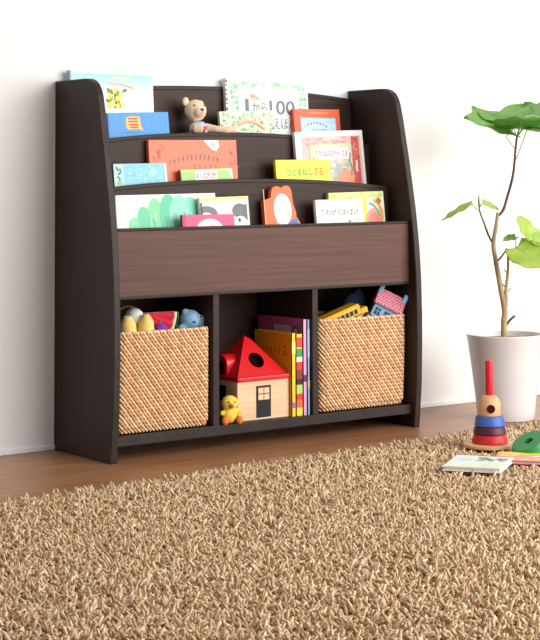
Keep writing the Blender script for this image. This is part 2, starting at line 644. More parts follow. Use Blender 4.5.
def art_count(a):
    r = random.Random(2)
    # leaf garland over the top and down both sides
    for i in range(16):
        x = .1 + i * .0275
        for sx in (x, 1.02 - x + .0):
            if .47 < sx < .54:
                continue
            a.ell(sx, .014 + .003 * math.sin(i), .0125, .0085, r.choice(['#a9dcb2', '#93d1a4', '#bfe6c4']), .5 if sx < .5 else -.5, 12)
    for i in range(7):
        for x in (.07, .12):
            a.ell(x + r.uniform(-.015, .015), .022 + i * .0135, .02, .0065, r.choice(['#9bd6ae', '#b5e2bd', '#82c596']), r.uniform(-1, 1), 12)
        for x in (.9, .95):
            a.ell(x + r.uniform(-.015, .015), .022 + i * .0135, .02, .0065, r.choice(['#9bd6ae', '#b5e2bd', '#82c596']), r.uniform(-1, 1), 12)
    a.text('1', .228, .268, .052, .085, '#6d7078', .008)
    a.text('から', .31, .49, .061, .088, '#70747a', .004)
    a.text('100', .52, .83, .054, .092, '#6d7078', .01)
    a.text('えほん', .56, .83, .101, .130, '#7a7d83', .006)
    a.ell(.33, .044, .04, .0045, '#e5a183', .2)
    a.stroke([(.3, .045), (.32, .052), (.36, .053), (.4, .05), (.39, .045)], .0028, '#df8f6c')
    a.ell(.385, .05, .02, .0045, '#e9b093')
    for i in range(12):
        a.rect(.0, .004 + i * .012, .02, .009 + i * .012 + r.uniform(-.002, .003), '#4a3a3c')


book('picture_book', 'large white counting book with a green leaf garland and grey numerals', (.4843, .9014), (.7512, .9), -.024, -.046, .305, .012, '#f6f6f2', art_count, spine='#e6e2de')


def art_floral(a):
    r = random.Random(9)
    a.rect(.0, 0, 1, .22, '#dfe9cb')
    for i in range(120):
        a.ell(r.uniform(.03, .97), r.uniform(.003, .062), .03, .0035, r.choice(['#a6cf9c', '#bcdcae', '#8fc08d', '#e9efd8', '#d5e6be', '#79b182']), r.uniform(-1.5, 1.5), 8)
    pts = [(.22 + .58 * t / 10, .047 - .022 * math.sin(PI * t / 10)) for t in range(11)]
    a.stroke(pts, .006, '#e7b58d')
    a.stroke([(x, v + .004) for x, v in pts], .0025, '#cf8b66')
    a.ell(.28, .045, .06, .008, '#ecd2b0', .6)


book('picture_book', 'small pale green leafy book, before the white counting book', (.4424, .813), (.6166, .8188), -.057, -.0765, .217, .009, '#d5e4bf', art_floral)


def art_orange(a):
    a.rect(.14, .022, .97 - .06, .19, '#7fa9c9')
    a.rect(.155, .025, .9, .19, '#b5dcec')
    a.rect(.155, .04, .9, .19, '#c6e4ef')
    r = random.Random(3)
    a.stroke([(.32, .0115), (.45, .0095), (.6, .011), (.75, .0095)], .004, '#d98a58')
    for i in range(8):
        x = .22 + i * .066
        v = .046 - .009 * math.sin(PI * i / 7)
        a.stroke([(x, v - .003), (x + .02, v), (x + .004, v + .003)], .0032, '#384b78' if i % 3 else '#c04a4a')
    a.stroke([(.35, .0545), (.5, .0535), (.7, .055)], .0014, '#6f8ba5')


book('picture_book', 'red-orange book with a pale blue panel, behind the pink framed book', (.6878, .8245), (.8431, .8261), -.045, -.068, .23, .011, '#e8623a', art_orange)


def art_salmon(a):
    r = random.Random(5)
    a.poly([(.62, 0), (.79, 0), (.8, .016), (.765, .028), (.72, .025), (.66, .012)], '#f3e9e2', 'cover_patch')
    a.ell(.725, .011, .03, .004, '#b9bcc8', key='cover_patch')
    for i in range(12):
        t = i / 11
        x, v = .23 + .54 * t, .056 - .014 * math.sin(PI * t * .85)
        a.stroke([(x, v - .007), (x + .008, v), (x - .004, v + .007)], .003, '#74605f', key='title_lettering')
        if i % 2:
            a.stroke([(x - .013, v + .001), (x + .018, v - .003)], .0026, '#7c6664', key='title_lettering')
    for i in range(5):
        x = .5 + i * .06
        a.stroke([(x, .062), (x + .012, .068), (x + .004, .076)], .0026, '#8a6a62', key='title_lettering')
    for i in range(16):
        x, v = r.choice([(.1, .02), (.06, .03), (.2, .014), (.93, .03), (.95, .055), (.88, .02)])
        x += r.uniform(-.05, .045)
        v += r.uniform(-.008, .012)
        a.stroke([(x, v), (x + .02, v + .004), (x + .03, v + .01)], .0014, '#a65a4a')


book('picture_book', 'large salmon orange book with curving dark lettering, middle tier', (.2004, .7376), (.4627, .7398), -.103, -.121, .247, .012, '#ee7f60', art_salmon)


def art_cyan(a):
    r = random.Random(6)
    a.rect(0, 0, .18, .2, '#bfe3cf')
    a.rect(.2, 0, 1, .2, '#8fd0e6')
    for i in range(40):
        a.stroke([(q := r.uniform(.22, .9), v := r.uniform(.003, .05)), (q + .06, v + r.uniform(-.003, .003))], .004, r.choice(['#a5dcec', '#9ad6ea', '#7fc6e2', '#b7e4f0']))
    a.stroke([(.05, .007), (.08, .016), (.12, .012), (.13, .02), (.08, .026)], .004, '#2f6d8c')
    a.stroke([(.06, .03), (.11, .036), (.09, .044), (.13, .048)], .0035, '#39758f')
    a.ell(.1, .046, .05, .004, '#8fc9a0')
    a.rect(.95, 0, 1, .2, '#d9edef')


book('picture_book', 'small pale turquoise book at the left end of the middle tier', (.0864, .679), (.2364, .6815), -.128, -.152, .188, .008, '#9ad5e8', art_cyan)


def art_cats(a):
    a.rect(.0, 0, 1, .004, '#eedb7e')
    a.rect(.28, .002, .70, .17, '#f8efe8')
    a.text('11ぴき', .31, .68, .0085, .0235, '#b0574f', .015)
    a.poly([(.88, 0), (1, 0), (1, .03), (.97, .018)], '#f3ead0')


book('picture_book', 'small light green book with a white title box, before the salmon book', (.2771, .6644), (.4325, .669), -.128, -.152, .173, .012, '#a5d884', art_cats, spine='#b3372b')


def art_frame(a):
    r = random.Random(8)
    a.rect(.09, .014, .96, .262, '#f0b9b4')
    a.rect(.82, .016, .93, .262, '#c9605a')
    for i in range(26):
        a.ell(r.uniform(.83, .92), r.uniform(.02, .125), .02, .004, r.choice(['#d98a62', '#b5493f', '#c98a5a', '#d4766c']), r.uniform(-1, 1), 8)
    a.rect(.82, .075, .93, .15, '#cf5a58')
    a.stroke([(.875, .08), (.88, .09), (.87, .1), (.88, .11)], .007, '#f0d8d2')
    for i in range(30):
        a.ell(r.uniform(.12, .8), r.uniform(.018, .034), .04, .003, r.choice(['#eca39c', '#f3c9c2', '#e9938c']), 0, 8)
    a.rect(.2, .035, .81, .262, '#ccd2b4')
    for i in range(60):
        a.ell(r.uniform(.24, .77), r.uniform(.075, .13), .035, .006, r.choice(['#b9bfae', '#a8b497', '#d8dac4', '#c6c0ae', '#98a58c']), r.uniform(-1.5, 1.5), 9)
    a.ell(.7, .125, .13, .02, '#e79a78')
    a.ell(.6, .1, .05, .014, '#aab0b8', .4)
    a.stroke([(.79, .06), (.77, .08), (.8, .1), (.78, .12)], .003, '#66744f')
    a.rect(.3, .046, .76, .075, '#f5eee8')
    a.text('きつねのおきゃくさま', .32, .745, .05, .069, '#c0476a', .02)


book('picture_book', 'white bordered book with a pink and red picture frame and pink lettering', (.6468, .762), (.8749, .7699), -.103, -.126, .275, .01, '#f5f3f0', art_frame)


def art_yellow(a):
    a.text('ひとまね', .2, .57, .0215, .042, '#3cae69', .03)
    a.text('こざる', .59, .87, .019, .041, '#dd7a38', .03)


book('picture_book', 'small lemon yellow book with green and orange lettering', (.5651, .6892), (.7404, .6907), -.13, -.1525, .2, .01, '#f2ea4e', art_yellow)


def art_green_white(a):
    """a plain bunch of overlapping green rounds"""
    r = random.Random(12)
    a.stroke([(.04, .0125), (.2, .0125), (.3, .0125)], .0008, '#c9cfc6')
    for x, v, rx, rv, c, rot in ((.52, .075, .36, .062, '#e4f0c9', 0), (.2, .078, .07, .028, '#8fdca6', -.7), (.3, .066, .08, .04, '#6fd0a6', -.4), (.4, .056, .085, .048, '#86d79e', -.2),
                                 (.9, .075, .07, .034, '#9addc0', .6), (.82, .062, .09, .044, '#86d9b6', .35), (.52, .052, .095, .053, '#62cba0', -.05), (.72, .056, .1, .05, '#7cd6b8', .15), (.62, .054, .1, .052, '#8fdcc4', .05)):
        a.ell(x, v, rx, rv, c, rot, 26)
    for i in range(26):
        x = r.uniform(.3, .85)
        v = r.uniform(.04, .08)
        a.stroke([(x, v), (x + .012, v + .012), (x + .005, v + .024)], .003, r.choice(['#9fe0c6', '#5fc0a0', '#b4e8d2', '#7fcf9f']))
    a.ell(.865, .07, .05, .02, '#2f7d55')
    a.stroke([(.955, .015), (.975, .022), (.96, .03), (.98, .04)], .004, '#55504e')


book('picture_book', 'wide white book with a bunch of green shapes, left end of the front tier', (.0608, .6049), (.3451, .6078), -.18, -.2, .218, .012, '#f6f5ee', art_green_white)


def art_grey(a):
    a.rect(0, 0, 1, .008, '#efe07a')
    a.ell(.12, .042, .24, .022, '#74757a')
    a.ell(.12, .048, .13, .012, '#f3f1ea')
    a.rect(.0, .05, .4, .075, '#f1efe8')
    a.ell(.8, .035, .15, .018, '#6d6f74')
    a.rect(.87, .02, .96, .058, '#67696e')
    a.ell(.81, .06, .12, .012, '#f4f2ec')
    a.ell(.79, .058, .028, .005, '#3b3a3c')
    a.stroke([(.44, .035), (.47, .032), (.5, .037), (.47, .042)], .002, '#bdb9a8')
    a.stroke([(.03, .012), (.035, .03), (.03, .06)], .006, '#58483c')
    a.rect(.97, .008, 1, .2, '#d8d5ce')


book('picture_book', 'white book with grey rounded patches and a yellow top strip', (.2866, .5965), (.4321, .5997), -.197, -.217, .208, .01, '#f4f2ea', art_grey)


def art_pink(a):
    a.rect(0, 0, .06, .17, '#c8345c')
    a.ell(.52, .044, .28, .034, '#f7eef0')
    a.ell(.56, .03, .05, .0075, '#f1dc6a')
    a.ell(.6, .034, .03, .004, '#f5e9a0')


book('picture_book', 'small pink book with a white round on its cover', (.2249, .557), (.3764, .5567), -.216, -.2345, .17, .009, '#e2577f', art_pink, spine='#a82549')


def art_shaped(a):
    """a plain pale round and a blue patch"""
    a.rect(.0, .008, .025, .2, '#e6b268')
    a.rect(.30, .088, .5, .11, '#b8a69a')
    a.ell(.5, .06, .24, .04, '#f6f4f0')
    a.poly([(.66, .09), (.86, .082), (.9, .11), (.62, .11)], '#4a73b4')


SHAPE = [(0, 0), (.96, 0), (.97, .56), (.955, .60), (.87, .66), (.86, .72), (.80, .80), (.79, .88), (.78, .94), (.74, .985), (.66, 1.0), (.57, .995), (.50, .975), (.43, .995),
         (.34, .995), (.26, .975), (.215, .93), (.20, .875), (.02, .85), (0, .83)]
book('picture_book', 'orange board book cut to a wavy outline, standing alone in the front tier', (.4836, .6235), (.5985, .6255), -.187, -.21, .236, .014, '#ee7140', art_shaped, outline=SHAPE)


def art_white(a):
    a.text('こわがりおばけ', .1, .9, .0235, .0405, '#4b4a4d', .012)
    a.stroke([(.25, .014), (.4, .013), (.6, .0145), (.75, .013)], .0016, '#e2a9a2')
    a.ell(.25, .053, .06, .004, '#dedbd4')
    a.ell(.7, .056, .04, .003, '#8d8a86')
    a.ell(.88, .05, .05, .003, '#e8b9a9', .4)
    a.rect(.965, 0, 1, .2, '#efe9dc')


book('picture_book', 'white book with black lettering, before the lime and orange book', (.635, .5873), (.789, .588), -.205, -.2275, .2, .01, '#f6f4f2', art_white)


def art_lime(a):
    r = random.Random(15)
    for i in range(30):
        a.ell(r.uniform(.05, .95), r.uniform(.004, .022), .04, .004, r.choice(['#cfe48a', '#bcd96e', '#d9ea9e', '#a9cc62']), r.uniform(-1, 1), 9)
    a.rect(.6, .017, .97, .22, '#f3efe2')
    a.rect(.595, .014, .68, .22, '#efd648')
    a.ell(.8, .075, .16, .032, '#f09a86')
    a.ell(.8, .075, .11, .022, '#ee7f78')
    a.stroke([(.72, .03), (.8, .036), (.87, .05), (.91, .066)], .008, '#5fb08e')
    a.stroke([(.8, .022), (.88, .03), (.94, .05), (.95, .075)], .011, '#e3a14c')
    a.ell(.9, .025, .05, .008, '#a8742f', .4)
    a.rect(.97, 0, 1, .22, '#f1eee4')


book('picture_book', 'lime green book with an orange round, behind the white lettered book', (.6968, .6042), (.8812, .6076), -.18, -.2, .22, .011, '#cbe28a', art_lime)

# ------------------------------------------------------------------ woven baskets


def basket(label, x0, x1, y0, y1, z0, z1, taper=.001):
    cx, cy = (x0 + x1) / 2, (y0 + y1) / 2
    root = empty('woven_basket', (cx, cy, z0))
    tag(root, label, 'basket', 'woven baskets in the bays')
    hw, hd, h = (x1 - x0) / 2 - .0052, (y1 - y0) / 2 - .0025, z1 - z0
    rc = .016

    def path(s_, k):
        """point on a rounded rectangle (shrunk by k) and its outward normal; s_ in metres"""
        a, b_, r = hw - k, hd - k, rc
        segs = [2 * (a - r), PI * r / 2, 2 * (b_ - r), PI * r / 2] * 2
        tot = sum(segs)
        s_ %= tot
        dirs = [0, 0, 1, 1, 2, 2, 3, 3]
        cs = [(a - r, -b_ + r), (a - r, b_ - r), (-a + r, b_ - r), (-a + r, -b_ + r)]
        for i, L_ in enumerate(segs):
            if s_ <= L_:
                break
            s_ -= L_
        c = cs[(i // 2) % 4]
        if i % 2 == 0:
            ang = -PI / 2 + (i // 2) * PI / 2
            n = Vector((math.cos(ang), math.sin(ang), 0))
            t = Vector((-n.y, n.x, 0))
            base = Vector((c[0], c[1], 0)) + n * r
            return base - t * (L_ - s_), n, tot
        ang = -PI / 2 + (i // 2) * PI / 2 + s_ / r
        n = Vector((math.cos(ang), math.sin(ang), 0))
        return Vector((c[0], c[1], 0)) + n * r, n, tot

    rows = 25
    rh = (h - .004) / rows
    light, dark = MB(), MB()
    for r_ in range(rows):
        frac = r_ / (rows - 1)
        k = taper * (1 - frac) ** 2 + (.003 if r_ == 0 else 0)
        tot = path(0, k)[2]
        nper = round(tot / .0188)
        per = tot / nper
        N = nper * 7
        zc = .003 + rh * (r_ + .5)
        for st, mb in ((0, light), (1, dark)):
            pts = []
            for j in range(N):
                s_ = tot * j / N
                ph = 2 * PI * (s_ / per + r_ * .38) + PI * st
                p, n, _ = path(s_, k)
                pts.append(p + n * (.0026 * math.cos(ph)) + Vector((0, 0, zc - rh * .40 * math.sin(ph) + .0004 * noise.noise(Vector((s_ * 90, r_, st))))))
            mb.tube(pts, .0026 if st == 0 else .0030, 5, False, closed=True)
    dark.build('tan_weave', M['reed_dark'], root, smooth=True, weld=False)
    light.build('pale_weave', M['reed_light'], root, smooth=True, weld=False)
    # rim
    rim = MB()
    tot = path(0, 0)[2]
    for st in (0, 1):
        pts = []
        for j in range(560):
            s_ = tot * j / 560
            p, n, _ = path(s_, .001)
            ph = 2 * PI * 60 * j / 560 + PI * st
            pts.append(p + n * .0018 * math.cos(ph) + Vector((0, 0, h - .0035 + .0018 * math.sin(ph))))
        rim.tube(pts, .0024, 5, False, closed=True)
    rim.build('rim', M['reed_light'], root, smooth=True, weld=False)
    # lining and base
    ln = MB()
    ring = [path(tot * j / 80, .006)[0] for j in range(80)]
    ring2 = [path(tot * j / 80, .008)[0] for j in range(80)]
    vs = [(p.x, p.y, .003) for p in ring] + [(p.x, p.y, h - .004) for p in ring] + [(p.x, p.y, h - .004) for p in ring2] + [(p.x, p.y, .008) for p in ring2]
    fs = [list(range(79, -1, -1))]
    for q in range(3):
        fs += [(q * 80 + j, q * 80 + (j + 1) % 80, (q + 1) * 80 + (j + 1) % 80, (q + 1) * 80 + j) for j in range(80)]
    fs.append([240 + j for j in range(80)])
    ln.add(vs, fs)
    ln.build('lining', M['reed_in'], root)
    return root


basket('woven rattan basket of plush toys in the left bay', .0280, .2912, -.2425, -.03, .0576, .2915)
basket('woven rattan basket with the toy bus in the right bay', .6165, .9070, -.2425, -.03, .0576, .2895, .004)


# ------------------------------------------------------------------ toys in the left basket
def toy(name, label, loc, cat='soft toy', group=None, rot=(0, 0, 0)):
    return tag(empty(name, loc, rot), label, cat, group)


t = toy('banana_plush', 'soft yellow two-lobed plush toy at the left edge of the left basket', (.095, -.205, .07))
blob('body', [('tube', [(.02, 0, .005), (.028, 0, .10), (.03, -.005, .2), (.03, -.01, .242), (.027, -.012, .258)], [.02, .026, .024, .018, .008], 14),
              ('tube', [(.0, 0, .005), (-.012, 0, .1), (-.018, -.005, .2), (-.0195, -.01, .238), (-.022, -.012, .256)], [.02, .026, .024, .019, .010], 14)], M['banana'], t, .003, 4)
t = toy('plush_ball', 'pale mint plush ball behind the yellow plush toy', (.112, -.185, .3185), 'ball')
MB().ball((0, 0, 0), (.022, .022, .022), 24, 16).build('ball_cover', M['mint'], t, smooth=True)
MB().tube([(.0222 * math.cos(a), .0222 * math.sin(a) * .35, .0222 * math.sin(a) * .93) for a in [2 * PI * i / 40 for i in range(40)]], .0012, 6, False, closed=True).build('seam', M['blue_knit'], t, smooth=True)
t = toy('cane_ring', 'brown cane ring standing at the back of the left basket', (.13, -.13, .3), 'toy ring')
MB().tube([(.04 * math.cos(a), .006 * math.sin(a), .04 * math.sin(a)) for a in [2 * PI * i / 48 for i in range(48)]], .0024, 8, False, closed=True).build('ring', M['cane'], t, smooth=True)

t = toy('watermelon_plush', 'crimson watermelon slice plush toy with a pale rind in the left basket', (.192, -.18, .289))
# fan-shaped slice: the rind curves down the right side
cen = Vector((-.062, .038))


def arc(r0, r1, a0, a1, n=18):
    return [(cen.x + r1 * math.cos(a), cen.y + r1 * math.sin(a)) for a in [a0 + (a1 - a0) * i / n for i in range(n + 1)]] + \
           [(cen.x + r0 * math.cos(a), cen.y + r0 * math.sin(a)) for a in [a1 - (a1 - a0) * i / n for i in range(n + 1)]]


A0, A1 = -1.15, .0
fl = MB()
n = 30
vs, fs = [], []
for j in range(9):
    rr = .012 + .076 * j / 8
    for i in range(n + 1):
        a = A0 + (A1 - A0) * i / n
        pl = .0035 * math.cos(a * 26) * (j / 8)
        vs.append((cen.x + rr * math.cos(a), -.012 + pl, cen.y + rr * math.sin(a)))
for j in range(8):
    for i in range(n):
        q = j * (n + 1) + i
        fs.append((q, q + 1, q + n + 2, q + n + 1))
k = len(vs)
vs2 = [(x, -y, z) for x, y, z in vs]
fs2 = [tuple(k + c for c in f[::-1]) for f in fs]
edge = [i for i in range(n + 1)] + [j * (n + 1) + n for j in range(1, 9)] + [8 * (n + 1) + i for i in range(n - 1, -1, -1)] + [j * (n + 1) for j in range(7, 0, -1)]
fs3 = [(edge[i], edge[(i + 1) % len(edge)], k + edge[(i + 1) % len(edge)], k + edge[i]) for i in range(len(edge))]
fl.add(vs + vs2, fs + fs2 + fs3)
fl.build('flesh', M['melon'], t, smooth='auto')
MB().prism(arc(.088, .097, A0, A1), -.013, .013, 'y').build('inner_rind', M['rind'], t, smooth='auto', bevel=.003)
MB().prism(arc(.097, .102, A0, A1), -.013, .013, 'y').build('outer_rind', M['rind_green'], t, smooth='auto', bevel=.0025)

t = toy('plush_grape', 'purple plush lump under the watermelon slice plush', (.170, -.207, .287))
MB().ball((0, 0, 0), (.017, .014, .018), 22, 14).build('body', M['purple'], t, smooth=True)
MB().tube([(0, 0, .014), (.002, .002, .022)], [.003, .002], 8).build('stalk', M['rind_green'], t, smooth=True)

t = toy('blue_plush_animal', 'pale blue plush animal looking over the right edge of the left basket', (.2735, -.185, .062))
blob('body', [('ball', (-.014, 0, .1), (.028, .032, .1)), ('ball', (-.008, -.004, .243), (.027, .028, .025)), ('ball', (-.022, -.004, .262), (.010, .009, .009)),
              ('tube', [(-.03, -.004, .225), (-.044, -.01, .21)], [.014, .008], 12)], M['blue_plush'], t, .003, 4)
MB().ball((.0185, -.016, .240), (.0095, .008, .016), 18, 12, 0, Matrix.Rotation(.4, 3, 'Y')).build('ear', M['blue_plush'], t, smooth=True)
MB().ball((.002, -.031, .252), .0034, 12, 8).build('eye', M['black'], t, smooth=True)
MB().ball((.0015, -.0305, .2515), (.005, .0025, .005), 12, 8).build('eye_patch', M['mint'], t, smooth=True)
MB().ball((-.014, -.0325, .2405), (.0035, .002, .0024), 12, 8).build('nose', M['black'], t, smooth=True)

# ------------------------------------------------------------------ toys in the right basket
YEL = noisy('bus_yellow', '#e8a713', '#efb11d', 10, rough=.35, spec=.4)
t = toy('toy_bus', 'yellow toy bus tilted in the right basket, nose to the right', (.733, -.2, .291), 'toy bus', rot=(0, -.29, 0))
bd = MB().box(-.095, .04, -.02, .02, -.02, .018).build('body', YEL, t, bevel=.004, bseg=3)
MB().box(-.093, .038, -.0185, .0185, .0165, .0205).build('roof', YEL, t, bevel=.002)
for i in range(8):
    MB().box(-.086 + i * .0147, -.075 + i * .0147, -.0206, -.0198, -.002, .010).build('window', M['black'], t)
MB().box(-.094, .039, -.0207, -.0199, -.0085, -.0060).build('stripe', M['black'], t)
MB().box(.04, .066, -.017, .017, -.022, .005).build('hood', YEL, t, bevel=.005, bseg=3)
MB().box(.0398, .0405, -.0165, .0165, .004, .0145).build('windscreen', M['black'], t)
for x in (-.062, .054):
    for y in (-.0205, .0205):
        w = MB()
        w.lathe([(.0045, -.004), (.011, -.004), (.0125, -.002), (.0125, .002), (.011, .004), (.0045, .004)], 22, 0, Matrix.Translation((x, y, -.021)) @ Matrix.Rotation(PI / 2, 4, 'X'))
        w = w.build('wheel', M['black'], t, smooth='auto')
        MB().lathe([(.0001, -.0045), (.0048, -.0045), (.0048, .0045), (.0001, .0045)], 16, 0, Matrix.Translation((x, y, -.021)) @ Matrix.Rotation(PI / 2, 4, 'X')).build('hub', M['mint'], w)

t = toy('toy_cottage', 'pale blue toy cottage with a red checked roof tilted in the right basket', (.870, -.205, .3045), 'toy house', rot=(0, .47, -.55))
BLW = noisy('pale_blue_card', '#8fc0e2', '#9ccaea', 12, rough=.6)
MB().box(-.036, .034, -.02, .02, -.1, .004).build('wall', BLW, t, bevel=.001)
ROOFM, nt, b = new_mat('red_checked_roof', .6, .3)
tcx = nt.nodes.new('ShaderNodeTexCoord')
ck = nt.nodes.new('ShaderNodeTexBrick')
ck.inputs['Color1'].default_value = lin('#bb4a62')
ck.inputs['Color2'].default_value = lin('#cc5f74')
ck.inputs['Mortar'].default_value = lin('#e9b9c0')
ck.inputs['Scale'].default_value = 1
ck.inputs['Mortar Size'].default_value = .0007
ck.inputs['Brick Width'].default_value = .0085
ck.inputs['Row Height'].default_value = .0062
mpx = nt.nodes.new('ShaderNodeMapping')
mpx.inputs['Rotation'].default_value = (PI / 2, 0, 0)
nt.links.new(tcx.outputs['Object'], mpx.inputs['Vector'])
nt.links.new(mpx.outputs['Vector'], ck.inputs['Vector'])
nt.links.new(ck.outputs['Color'], b.inputs['Base Color'])
rf = MB()
rf.prism([(-.028, 0), (-.004, .041), (.004, .041), (.028, 0)], -.041, .038, 'x')
rf.build('roof', ROOFM, t, bevel=.001)
for x in (-.036, .032):
    MB().box(x - .0055, x + .0055, -.011, .004, .024, .052).build('chimney', BLW, t, bevel=.0012)
for x in (-.022, .004):
    wn = MB().box(x - .0075, x + .0075, -.0214, -.0198, -.027, -.0095).build('window', ink('#2c4a70'), t)
    bars = MB().box(x - .0007, x + .0007, -.022, -.0212, -.027, -.0095)
    bars.box(x - .0075, x + .0075, -.022, -.0212, -.019, -.0176)
    bars.build('glazing_bar', BLW, wn)

t = toy('navy_pouch', 'dark navy cloth toy behind the yellow toy bus', (.80, -.135, .065))
blob('body', [('ball', (0, 0, .1), (.05, .03, .1)), ('ball', (.012, 0, .22), (.036, .02, .055)), ('ball', (.03, 0, .25), (.022, .014, .03))], M['navy'], t, .004, 4)
MB().tube([(.016, 0, .275), (.03, -.004, .285), (.046, 0, .272)], .003, 8).build('loop', M['navy'], t, smooth=True)

# ------------------------------------------------------------------ middle bay: toy house, chick, four books
HX, HY, HZ = .4525, -.1525, .0576
t = toy('shape_sorter_house', 'pale wood toy house with a red gloss roof and black door', (HX, HY, HZ), 'toy house')
wl = MB().box(-.0775, .0775, -.0775, .0775, 0, .098).build('walls', M['maple'], t, bevel=.0015)
dr = MB().box(-.0215, .0215, -.0790, -.0772, .0055, .0815).build('door', M['black'], t)
pn = MB()
for i in (0, 1):
    for j in (0, 1):
        pn.box(-.0165 + i * .0175, -.001 + i * .0175, -.0795, -.0788, .0475 + j * .0155, .061 + j * .0155)
pn.build('door_pane', M['maple'], dr)
MB().box(-.079, -.0772, -.03, .0, .045, .082).build('side_window', M['black'], t)
# roof: eave slab, pyramid with a round hole each on two faces, two arched dormers
MB().box(-.0785, .0785, -.0815, .0815, .0935, .1055).build('eave', M['red_gloss'], t, bevel=.003, bseg=3)
APZ, RB = .196, .079


def roof_faces():
    """square pyramid; the front face carries a round hole"""
    mb = MB()
    base = [(-RB, -RB, .1), (RB, -RB, .1), (RB, RB, .1), (-RB, RB, .1)]
    tp = .004
    top = [(-tp, -tp, APZ), (tp, -tp, APZ), (tp, tp, APZ), (-tp, tp, APZ)]
    for i in range(1, 4):
        j = (i + 1) % 4
        mb.add([base[i], base[j], top[j], top[i]], [(0, 1, 2, 3)])
    mb.add(top, [(0, 1, 2, 3)])
    # front face with hole: in-face coordinates a (sideways), c (up the slope)
    P0, P1, P2, P3 = [Vector(q) for q in (base[0], base[1], top[1], top[0])]
    o = (P0 + P1) / 2
    ux = (P1 - P0).normalized()
    uc = ((P2 + P3) / 2 - o)
    Ls = uc.length
    uc.normalize()
    nrm = ux.cross(uc)
    hc, hr, N = .051, .0215, 36
    hole = []
    outer = []
    for i in range(N):
        a = 2 * PI * i / N
        d = (math.cos(a), math.sin(a))
        hole.append(o + ux * d[0] * hr + uc * (hc + d[1] * hr))
        # ray to the face outline
        best = 9
        if d[1] < 0:
            best = min(best, -hc / d[1])
        if d[1] > 0:
            best = min(best, (Ls - hc) / d[1])
        for s_ in (1, -1):
            # side line: s*a = RB - (RB-tp)*c/Ls
            den = s_ * d[0] + (RB - tp) / Ls * d[1]
            if den > 1e-9:
                best = min(best, (RB - (RB - tp) * hc / Ls) / den)
        outer.append(o + ux * d[0] * best + uc * (hc + d[1] * best))
    for q in (P0, P1, P2, P3):   # corners exactly
        i = min(range(N), key=lambda i_: (outer[i_] - q).length)
        outer[i] = q
    vs = hole + outer
    mb.add(vs, [(i, N + i, N + (i + 1) % N, (i + 1) % N) for i in range(N)])
    inn = [p - nrm * .016 for p in hole]
    tube = MB().add(hole + inn, [(i, (i + 1) % N, N + (i + 1) % N, N + i) for i in range(N)] + [[N + i for i in range(N)]])
    return mb, tube


rfm, tb = roof_faces()
rfo = rfm.build('roof', M['red_gloss'], t)
tb.build('roof_hole', M['hole'], rfo)
for sgn in (-1, 1):
    dax = 'x' if sgn < 0 else 'y'
    dm = MB()
    prof = [(-.028, .1), (-.028, .131)] + [(-.028 * math.cos(a), .131 + .024 * math.sin(a)) for a in [PI * i / 14 for i in range(1, 14)]] + [(.028, .131), (.028, .1)]
    dm.prism(prof, sgn * .02, sgn * .074, dax)
    dmo = dm.build('dormer', M['red_gloss'], t, bevel=.002, smooth='auto')
    pr2 = [(-.016, .105), (-.016, .126)] + [(-.016 * math.cos(a), .126 + .014 * math.sin(a)) for a in [PI * i / 12 for i in range(1, 12)]] + [(.016, .126), (.016, .105)]
    MB().prism(pr2, sgn * .0735, sgn * .0747, dax).build('dormer_hole', M['hole'], dmo)

t = toy('chick_plush', 'yellow plush chick with orange feet sitting before the toy house', (.347, -.2355, HZ), rot=(0, 0, -.15))
t.scale = (1.03, 1.0, 1.0)
blob('body', [('ball', (0, 0, .021), (.019, .017, .021)), ('ball', (0, -.002, .049), (.0205, .018, .018)),
              ('tube', [(-.015, -.002, .027), (-.026, -.006, .025)], [.007, .005], 10), ('tube', [(.015, -.002, .029), (.032, -.004, .028)], [.007, .006], 10)], M['chick'], t, .002, 3)
MB().lathe([(.0001, -.001), (.0062, .0), (.005, .004), (.0001, .009)], 14, 0, Matrix.Translation((-.003, -.0185, .044)) @ Matrix.Rotation(PI / 2, 4, 'X')).build('beak', M['orange_felt'], t, smooth=True)
for x in (-.0095, .006):
    MB().ball((x, -.0185, .0525), .0021, 10, 8).build('eye', M['black'], t, smooth=True)
for x in (-.0185, .0185):
    MB().ball((x, -.0165, .0095), (.0085, .008, .0105), 16, 10).build('foot', M['orange_felt'], t, smooth=True)


def shelf_book(label, x0, x1, h, depth, cover, spine, art, spine_art=None):
    root = empty('picture_book', (x0 + .0040, -.2385, HZ))
    tag(root, label, 'book', 'books standing in the middle bay')
    w = x1 - x0 - .0006
    mb = MB()
    mb.box(0, .002, 0, depth, 0, h, 0).box(w - .002, w, 0, depth, 0, h, 0).box(0, w, 0, .002, 0, h, 1)
    mb.build('cover', [ink(cover), ink(spine)], root, weld=False)
    MB().box(.002, w - .002, .002, depth - .003, .003, h - .003).build('pages', bpy.data.materials['page_edges'], root)
    if art:      # drawn on the cover that faces left
        a = Art(depth, h)
        art(a)
        for k, (m_, cols) in a.parts.items():
            for i, p in enumerate(m_.v):
                m_.v[i] = Vector((p.y, depth - p.x, p.z))
            m_.build(k, [ink(c) for c in cols], root, weld=False)
    for z0, z1, c in spine_art or []:
        MB().box(.0012, w - .0012, -.0003, .0003, z0 * h, z1 * h).build('spine_band', ink(c), root)
    return root


def art_y(a):
    a.rect(.02, .004, .98, .2, '#e8a21f')
    for i in range(5):
        x = .22 + i * .11
        a.stroke([(x, .038), (x + .03, .045), (x + .01, .054)], .0035, '#b9661c')
    a.stroke([(.76, .036), (.84, .032), (.86, .042), (.78, .052), (.88, .054)], .004, '#c0392b')
    for i in range(4):
        a.ell(.55 + i * .09, .10 + .012 * (i % 2), .05, .009, '#8a3f22', .5 * i)
    a.ell(.72, .12, .12, .012, '#5c4226')
    a.ell(.85, .135, .08, .014, '#c8502c')


